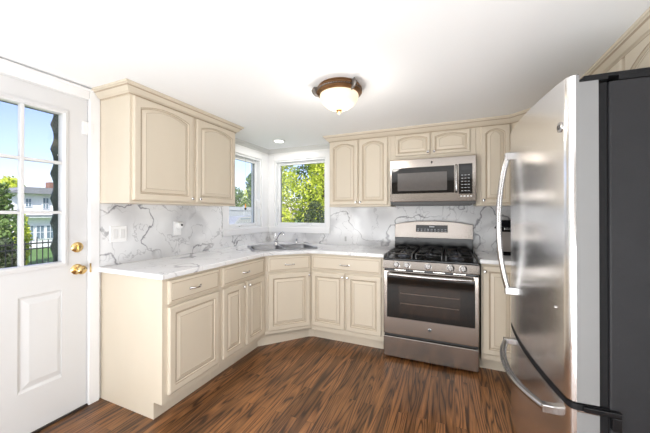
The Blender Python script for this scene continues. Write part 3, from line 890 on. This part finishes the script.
# backguard: black riser below, arched steel head above
MB().box(.0, RW, -.085, -.032, .884, 1.020).build('riser', BLACK, rg)
pts = [(0, 1.020), (RW, 1.020), (RW, 1.160)]
for k in range(1, 20):
    u = 1 - k / 10; pts.append((RW / 2 + u * RW / 2, 1.160 + .036 * (1 - abs(u) ** 2.4)))
pts.append((0, 1.160))
mb = MB(); mb.prism(pts, XZ, -.092, -.030)
lean = lambda y, z: y + (z - 1.02) * .16 if y < -.06 else y
for v in mb.bm.verts: v.co.y = lean(v.co.y, v.co.z)
bgd = mb.build('backguard', STEEL, rg, bevel=.004)
ds = MB().box(.218, .526, -.0955, -.089, 1.083, 1.155, None, .001)
for v in ds.bm.verts: v.co.y = lean(v.co.y, v.co.z)
ds = ds.build('display', DISP, bgd)
tx = MB()
for k in range(9):
    for r_ in range(2): tx.box(.232 + k * .033, .250 + k * .033, -.0962, -.0950, 1.094 + r_ * .016, 1.098 + r_ * .016)
tx.box(.35, .40, -.0962, -.0950, 1.132, 1.145)
for v in tx.bm.verts: v.co.y = lean(v.co.y, v.co.z)
tx.build('display_print', LED, ds)

# ================================================================ fridge
FX, FY0, FY1 = 2.592, -1.948, -1.125
FM = (FY0 + FY1) / 2
fr = thing('refrigerator', (2.95, FM, 0), .050, 'large stainless bottom-freezer refrigerator with dark grey side', 'refrigerator')
ox, oy = 2.95, FM
def FBm(x0, x1, y0, y1, z0, z1, bev=0): return MB().box(x0 - ox, x1 - ox, y0 - oy, y1 - oy, z0, z1, None, bev)
FBm(2.707, 3.29, FY0 + .003, FY1 - .003, .02, 1.735, .006).build('body', FDARK, fr)
for x in (2.80, 3.25):
    for y in (FY0 + .06, FY1 - .06):
        MB().lathe([(.02, 0), (.022, .004), (.015, .02), (.001, .021)], (x - ox, y - oy, 0), 12).build('foot', RUBBER, fr)


BLG = .024


def bowed(z0, z1, bulge=.024, back=2.678):
    mb = MB(); front = []
    hw = (FY1 - FY0) / 2
    N = 40
    for k in range(N + 1):
        u = -1 + 2 * k / N
        front.append((FX - bulge * (1 - u * u), FM + u * (hw - .018)))
    pts = [(back, FY0), (FX + .022, FY0)] + [(FX + .022 - .018 * math.sin(a), FY0 + .018 * (1 - math.cos(a))) for a in (PI / 6, PI / 3)]
    kA = len(pts)
    pts += front
    kB = len(pts) - 1
    pts += [(FX + .022 - .018 * math.sin(a), FY1 - .018 * (1 - math.cos(a))) for a in (PI / 3, PI / 6)] + [(FX + .022, FY1), (back, FY1)]
    pts = [(x - ox, y - oy) for x, y in pts]
    A = [mb.bm.verts.new((x, y, z0)) for x, y in pts]; B = [mb.bm.verts.new((x, y, z1)) for x, y in pts]
    mb.mi(FSTEEL); mb.mi(DSIDE)
    n = len(pts)
    for i in range(n):
        j = (i + 1) % n; f = mb.bm.faces.new((A[i], A[j], B[j], B[i]))
        f.material_index = 0 if 1 <= i < n - 2 else 1; f.smooth = 1 <= i < n - 2
    for L in (A[::-1], B):
        f = mb.bm.faces.new(L); f.material_index = 1
    return mb


g = bowed(.612, 1.742)
fd = g.build('fridge_door', FSTEEL, fr)
bowed(1.742, 1.769, back=FX + .032).build('door_top_edge', FSTEEL, fd)
FBm(FX + .033, 2.705, FY0 + .001, FY1 - .001, 1.742, 1.752).build('door_top_cap', RUBBER, fd)
tag(fd, label='tall bowed stainless door')
fz = bowed(.055, .578).build('freezer_drawer', FSTEEL, fr)
# chrome strip and black gap between the doors
FBm(FX + .026, FX + .0325, FY0 + .001, FY0 + .10, 1.742, 1.7715).build('door_top_corner', RUBBER, fd)
FBm(2.674, 2.706, FY0 + .012, FY1 - .012, .06, 1.735).build('door_gasket', RUBBER, fr)
g = bowed(.584, .606, .018, 2.704)
for f in g.bm.faces: f.material_index = 0
g.mats = [RUBBER]; g.build('seam_strip', RUBBER, fr)
g = bowed(.5785, .584, .026, 2.672); g.mats = [CHROME]
for f in g.bm.faces: f.material_index = 0
g.build('chrome_strip', CHROME, fz)
# vertical bow handle at the far side
hy = FY1 - .115; fx = FX - BLG * (1 - ((hy - FM) / .41) ** 2)
hp = []
for k in range(25):
    u = k / 24 * 2 - 1; hp.append((fx - .022 - .050 * (1 - abs(u) ** 2.2) - ox, hy - oy, 1.218 + .405 * u))
h1 = MB().tube(hp, .015, 10, sy=.85); 
for z in (1.218 + .395, 1.218 - .395): h1.box(fx - .040 - ox, fx + .004 - ox, hy - .016 - oy, hy + .016 - oy, z - .022, z + .022, None, .005)
h1.build('door_handle', HSTEEL, fd)
# horizontal freezer handle
hp = []
for k in range(25):
    u = k / 24 * 2 - 1; yy = FM + u * .325
    hp.append((FX - BLG * (1 - (u * .325 / .405) ** 2) - .030 - .050 * (1 - abs(u) ** 2.2) - ox, yy - oy, .520 - .015 * (1 - u * u)))
h2 = MB().tube(hp, .016, 10, sy=.85)
for sg in (-1, 1):
    yy = FM + sg * .315; xx = FX - BLG * (1 - (.315 / .405) ** 2)
    h2.box(xx - .046 - ox, xx + .006 - ox, yy - .016 - oy, yy + .016 - oy, .504, .536, None, .004)
h2.build('drawer_handle', HSTEEL, fz)
# hinge covers
hb = MB().prism([(2.640 - ox, FY0 + .006 - oy), (2.640 - ox, FY0 + .06 - oy), (2.66 - ox, FY0 + .09 - oy), (2.86 - ox, FY0 + .09 - oy), (2.86 - ox, FY0 + .004 - oy), (2.70 - ox, FY0 + .004 - oy)], XY, 1.7525, 1.764)
hb.box(2.735 - ox, 2.86 - ox, FY0 + .004 - oy, FY0 + .09 - oy, 1.736, 1.752)
hb.build('top_hinge_cover', RUBBER, fr)
hb = MB().box(2.630 - ox, 2.735 - ox, FY0 - .012 - oy, FY0 + .06 - oy, .586, .604, None, .003); hb.box(2.708 - ox, 2.735 - ox, FY0 - .012 - oy, FY0 + .01 - oy, .54, .586, None, .003)
hb.build('middle_hinge', BLACK, fr)
# badge and lock on the bowed door
def on_front(y): return FX - BLG * (1 - ((y - FM) / .393) ** 2)
yb_ = FY0 + .055
bd = MB().lathe([(.001, 0), (.019, 0), (.019, -.003), (.016, -.0045), (.001, -.0045)], (0, 0, 0), 28, 'x')
slope = math.atan(BLG * 2 * (yb_ - FM) / .393 ** 2)
b_ = bd.build('badge', HSTEEL, fd, loc=(on_front(yb_) - ox, yb_ - oy, 1.601), rot=(0, 0, -slope))
m = MB()
for gl in ([(-.15, .35), (-.45, .42), (-.6, .05), (-.5, -.38), (-.2, -.42), (-.05, -.1), (-.3, -.05)], [(.5, .38), (.2, .42), (.12, .15), (.35, .02), (.12, -.12), (.15, -.40), (.55, -.36)]):
    m.tube([(-.0048, -a * .019, b * .019) for a, b in gl], .0012, 6)
m.build('monogram', SLOT, b_)
yl = FY0 + .095
MB().lathe([(.001, 0), (.006, 0), (.006, -.004), (.001, -.005)], (on_front(yl) - ox, yl - oy, .915), 14, 'x').build('door_lock', HSTEEL, fd)

# ================================================================ small appliance right of the range
ap = thing('can_opener', (2.685, -.24, .9085), 0, 'slim black and grey countertop can opener right of the range', 'can opener')
MB().box(-.055, .055, -.07, .09, 0, .022, None, .006).build('base', BLACK, ap)
MB().box(-.055, .055, -.045, .085, .022, .275, None, .01).build('body', BLACK, ap)
MB().box(-.030, .050, -.048, -.045, .03, .205, None, .001).build('front_plate', mat('warm grey plate', (.30, .27, .25), .3, metal=.4, vary=.08), ap)
mb = MB().box(-.055, .055, -.075, .085, .245, .31, None, .008); mb.build('head', BLACK, ap)
MB().tube([(-.055, -.05, .26), (-.075, -.055, .25), (-.085, -.06, .235)], .009, 8).build('lever', BLACK, ap)
MB().box(-.02, .03, -.078, -.074, .225, .243, None, .002).build('cutter', HSTEEL, ap)

# little amber drop hanging in the left window
dr = thing('window_ornament', (-.035, -.425, 1.944), 0, 'tiny amber drop hanging on a thread in the left window', 'ornament')
MB().tube([(0, 0, 0), (0, 0, -.27), (0, 0, -.545)], .0008, 5).build('thread', SLOT, dr)
MB().lathe([(.001, -.545), (.008, -.56), (.010, -.58), (.007, -.60)], seg=14).build('drop', AMBER, dr)
MB().lathe([(.008, -.60), (.014, -.606), (.013, -.618), (.006, -.626), (.001, -.627)], seg=14).build('weight', SLOT, dr)

# ================================================================ outside
GZ_ = -.75
struct('trim_7', MB().box(-.15, RX + .12, RY - .12, .15, GZ_, -.05), SIDING)
mb = MB(); mb.box(-70, 40, -40, 70, GZ_ - .1, GZ_)
tag(mb.build('lawn', GRASS), kind='structure')


def leaves(mb, c, rad, n, size, m, squash=1.0):
    bm = mb.bm
    for _ in range(n):
        d = Vector((random.gauss(0, 1), random.gauss(0, 1), random.gauss(0, 1))).normalized()
        rr = random.random() ** .28
        p = Vector(c) + Vector((d.x * rad[0], d.y * rad[1], d.z * rad[2])) * rr
        p += Vector((random.uniform(-1, 1), random.uniform(-1, 1), random.uniform(-1, 1))) * size
        a = Vector((random.gauss(0, 1), random.gauss(0, 1), random.gauss(0, 1))).normalized()
        b = a.cross(Vector((random.gauss(0, 1), random.gauss(0, 1), random.gauss(0, 1)))).normalized()
        s = size * random.uniform(.6, 1.3)
        vs = [bm.verts.new(p + a * s * i + b * s * .55 * j) for i, j in ((-1, 0), (0, -1), (1, 0), (0, 1))]
        bm.faces.new(vs)


def tree(name, x, y, h, r, label, cat, m, n=2600, size=.12, z0=.35, blobs=7, group=None):
    t = thing(name, (x, y, GZ_), 0, label, cat, group)
    mb = MB()
    for k in range(blobs):
        f = (k + .5) / blobs; zz = h * (z0 + (1 - z0) * f * .92); a = k * 2.4
        rr = r * (.55 + .45 * math.sin(PI * min(f * .9 + .12, 1)))
        leaves(mb, (math.cos(a) * r * .35, math.sin(a) * r * .35, zz), (rr * .8, rr * .8, h * (1 - z0) / blobs * 1.2), n // blobs, size, m)
    mb.build('foliage', m, t, recalc=False)
    mb = MB(); mb.tube([(0, 0, 0), (.05, .03, h * .3), (0, -.04, h * .6), (.03, 0, h * .85)], [r * .07 + .04, r * .055 + .03, r * .035 + .02, .015], 8)
    mb.build('trunk', BARK, t)
    return t


# seen through the back window: yellow green trees and a clipped dark bush
for (x, y, h, r, lab, mm) in (
        (-5.65, 9.3, 6.6, 1.15, 'yellow green leafy tree at the left side of the back window', YGREEN),
        (-3.15, 9.1, 7.2, 1.15, 'yellow green leafy tree at the right side of the back window', YGREEN),
        (-5.2, 13.6, 9.5, 2.3, 'mid green tree in the middle of the back window, behind the two yellow green ones', MGREEN)):
    tree('leafy_tree', x, y, h, r, lab, 'tree', mm, 9500, .068 if mm is YGREEN else .13, .02, 10)
t = thing('round_bush', (-2.25, 6.3, GZ_), 0, 'dense rounded dark green bush low in the back window', 'bush')
mb = MB(); leaves(mb, (0, 0, 1.32), (.46, .46, 1.22), 5200, .04, DGREEN); mb.build('foliage', DGREEN, t, recalc=False)
MB().tube([(0, 0, 0), (0, .02, .5), (0, 0, 1.2)], [.06, .05, .02], 8).build('stem', BARK, t)
# seen through the left window
for (x, y, h, r, lab, mm, n) in (
        (-12.9, 16.9, 5.9, .62, 'slim green tree at the right side of the left window', MGREEN, 3000),
        (-24.0, 27.2, 5.3, 2.1, 'low green tree beyond the pale fence, left of the slim tree', MGREEN, 3000),
        (-31.0, 40.0, 6.8, 2.6, 'low green tree far beyond the pale fence', YGREEN, 3000)):
    tree('garden_tree', x, y, h, r, lab, 'tree', mm, n, .16, .15, 6)
t = thing('privacy_fence', (-10.7, 12, GZ_), 0, 'pale grey solid fence outside the left window', 'fence')
for k in range(4):
    m = MB(); m.box(-.03, .03, -4 + k * 2.4, -1.65 + k * 2.4, .05, 2.45)
    for z in (.4, 2.2): m.box(.03, .06, -4 + k * 2.4, -1.65 + k * 2.4, z, z + .08)
    m.build('fence_panel', FENW, t)
for k in range(5): MB().box(-.06, .06, -4.05 + k * 2.4, -3.97 + k * 2.4, 0, 2.55).build('post', FENW, t)
t = thing('parked_car', (-8.7, 10.0, GZ_), math.radians(75), 'grey car parked in front of the pale fence', 'car'); t.scale = (1, 1, 1.28)
mb = MB()
pr_ = [(-2.1, .35), (-2.15, .75), (-1.9, .95), (-1.1, 1.02), (-.55, 1.42), (.75, 1.45), (1.4, 1.02), (2.0, .95), (2.15, .7), (2.1, .35)]
rs = []
for yy, s_ in ((-.86, .9), (-.82, 1), (0, 1.02), (.82, 1), (.86, .9)):
    rs.append([(x, yy * (1 if z < 1.1 else .85), .35 + (z - .35) * s_) for x, z in pr_])
mb.rings(rs); mb.build('car_body', CARM, t)
for x in (-1.35, 1.3):
    for y in (-.8, .8): MB().lathe([(.05, -.1), (.32, -.1), (.33, 0), (.32, .1), (.05, .1)], (x, y, .33), 20, 'y').build('wheel', RUBBER, t)
m = MB(); m.box(-.5, .7, -.73, .73, 1.08, 1.36); m.build('side_window', WINB, t)

# seen through the door: neighbour's white house, fence and shrubs
hs = thing('white_house', (-20, 6.9, GZ_), 0, 'white two-storey house with grey roof seen through the door', 'house')
mb = MB(); mb.box(-8, 0, -2.3, 6, 0, 3.15)
mb.build('wall', SIDING, hs)
mb = MB(); mb.prism([(-2.6, 3.15), (6.4, 3.15), (5.4, 3.62), (-1.9, 3.50)], YZ, -8.4, .45); mb.build('roof', ROOFM, hs)
MB().box(0, .5, -2.3, 6, 1.86, 1.93).build('porch_roof', ROOFM, hs)
MB().box(0, .45, -2.3, 6, 1.76, 1.86).build('gutter', SIDING, hs)
for (ya, yb, za, zb, m_) in ((-1.72, -1.50, 2.42, 2.85, WINB), (-.95, -.72, 2.30, 2.92, WINB), (-1.66, -1.40, .52, 1.28, WINB), (-1.25, -.92, .52, 1.28, WINB), (-.78, -.45, .52, 1.28, WINB), (.3, .8, .5, 1.3, WINB), (1.6, 2.2, 2.3, 2.9, WINB)):
    f = MB().box(0, .05, ya - .04, yb + .04, za - .04, zb + .04).build('window', SIDING, hs)
    MB().box(.05, .06, ya, yb, za, zb).build('pane', m_, f)
    g_ = MB().box(.06, .07, (ya + yb) / 2 - .012, (ya + yb) / 2 + .012, za, zb).box(.06, .07, ya, yb, (za + zb) / 2 - .012, (za + zb) / 2 + .012); g_.build('window_bar', SIDING, f)
MB().box(-1.4, -.9, -.24, -.02, 3.4, 3.98).build('chimney', BRICK, hs)
t = thing('iron_fence', (-8, 0, GZ_), 0, 'black iron picket fence in front of the white house', 'fence')
MB().box(-.02, .02, -3, 4, 1.20, 1.235).build('top_rail', FENB, t); MB().box(-.02, .02, -3, 4, .2, .235).build('bottom_rail', FENB, t)
MB().box(-.021, .021, -3, 4, 1.06, 1.09).build('middle_rail', FENB, t)
for k in range(58):
    y = -2.98 + k * .12; MB().box(-.009, .009, y - .009, y + .009, .05, 1.30 if k % 16 else 1.38).build('picket', FENB, t)
for (x, y, h, r, lab, mm) in (
        (-11.5, 1.35, 3.0, .52, 'leafy dark green shrub at the left edge of the door glass', MGREEN),
        (-9.6, .75, 1.25, .4, 'low dark shrub behind the iron fence', DGREEN),
        (-13.0, 2.42, 2.0, .2, 'small reddish green shrub against the white house', YGREEN),
        (-34.0, 9.6, 5.0, 1.7, 'distant pale green tree above the white house roof', YGREEN)):
    tree('garden_shrub', x, y, h, r, lab, 'shrub', mm, 2600, .075 if h < 5 else .2, .1, 6)
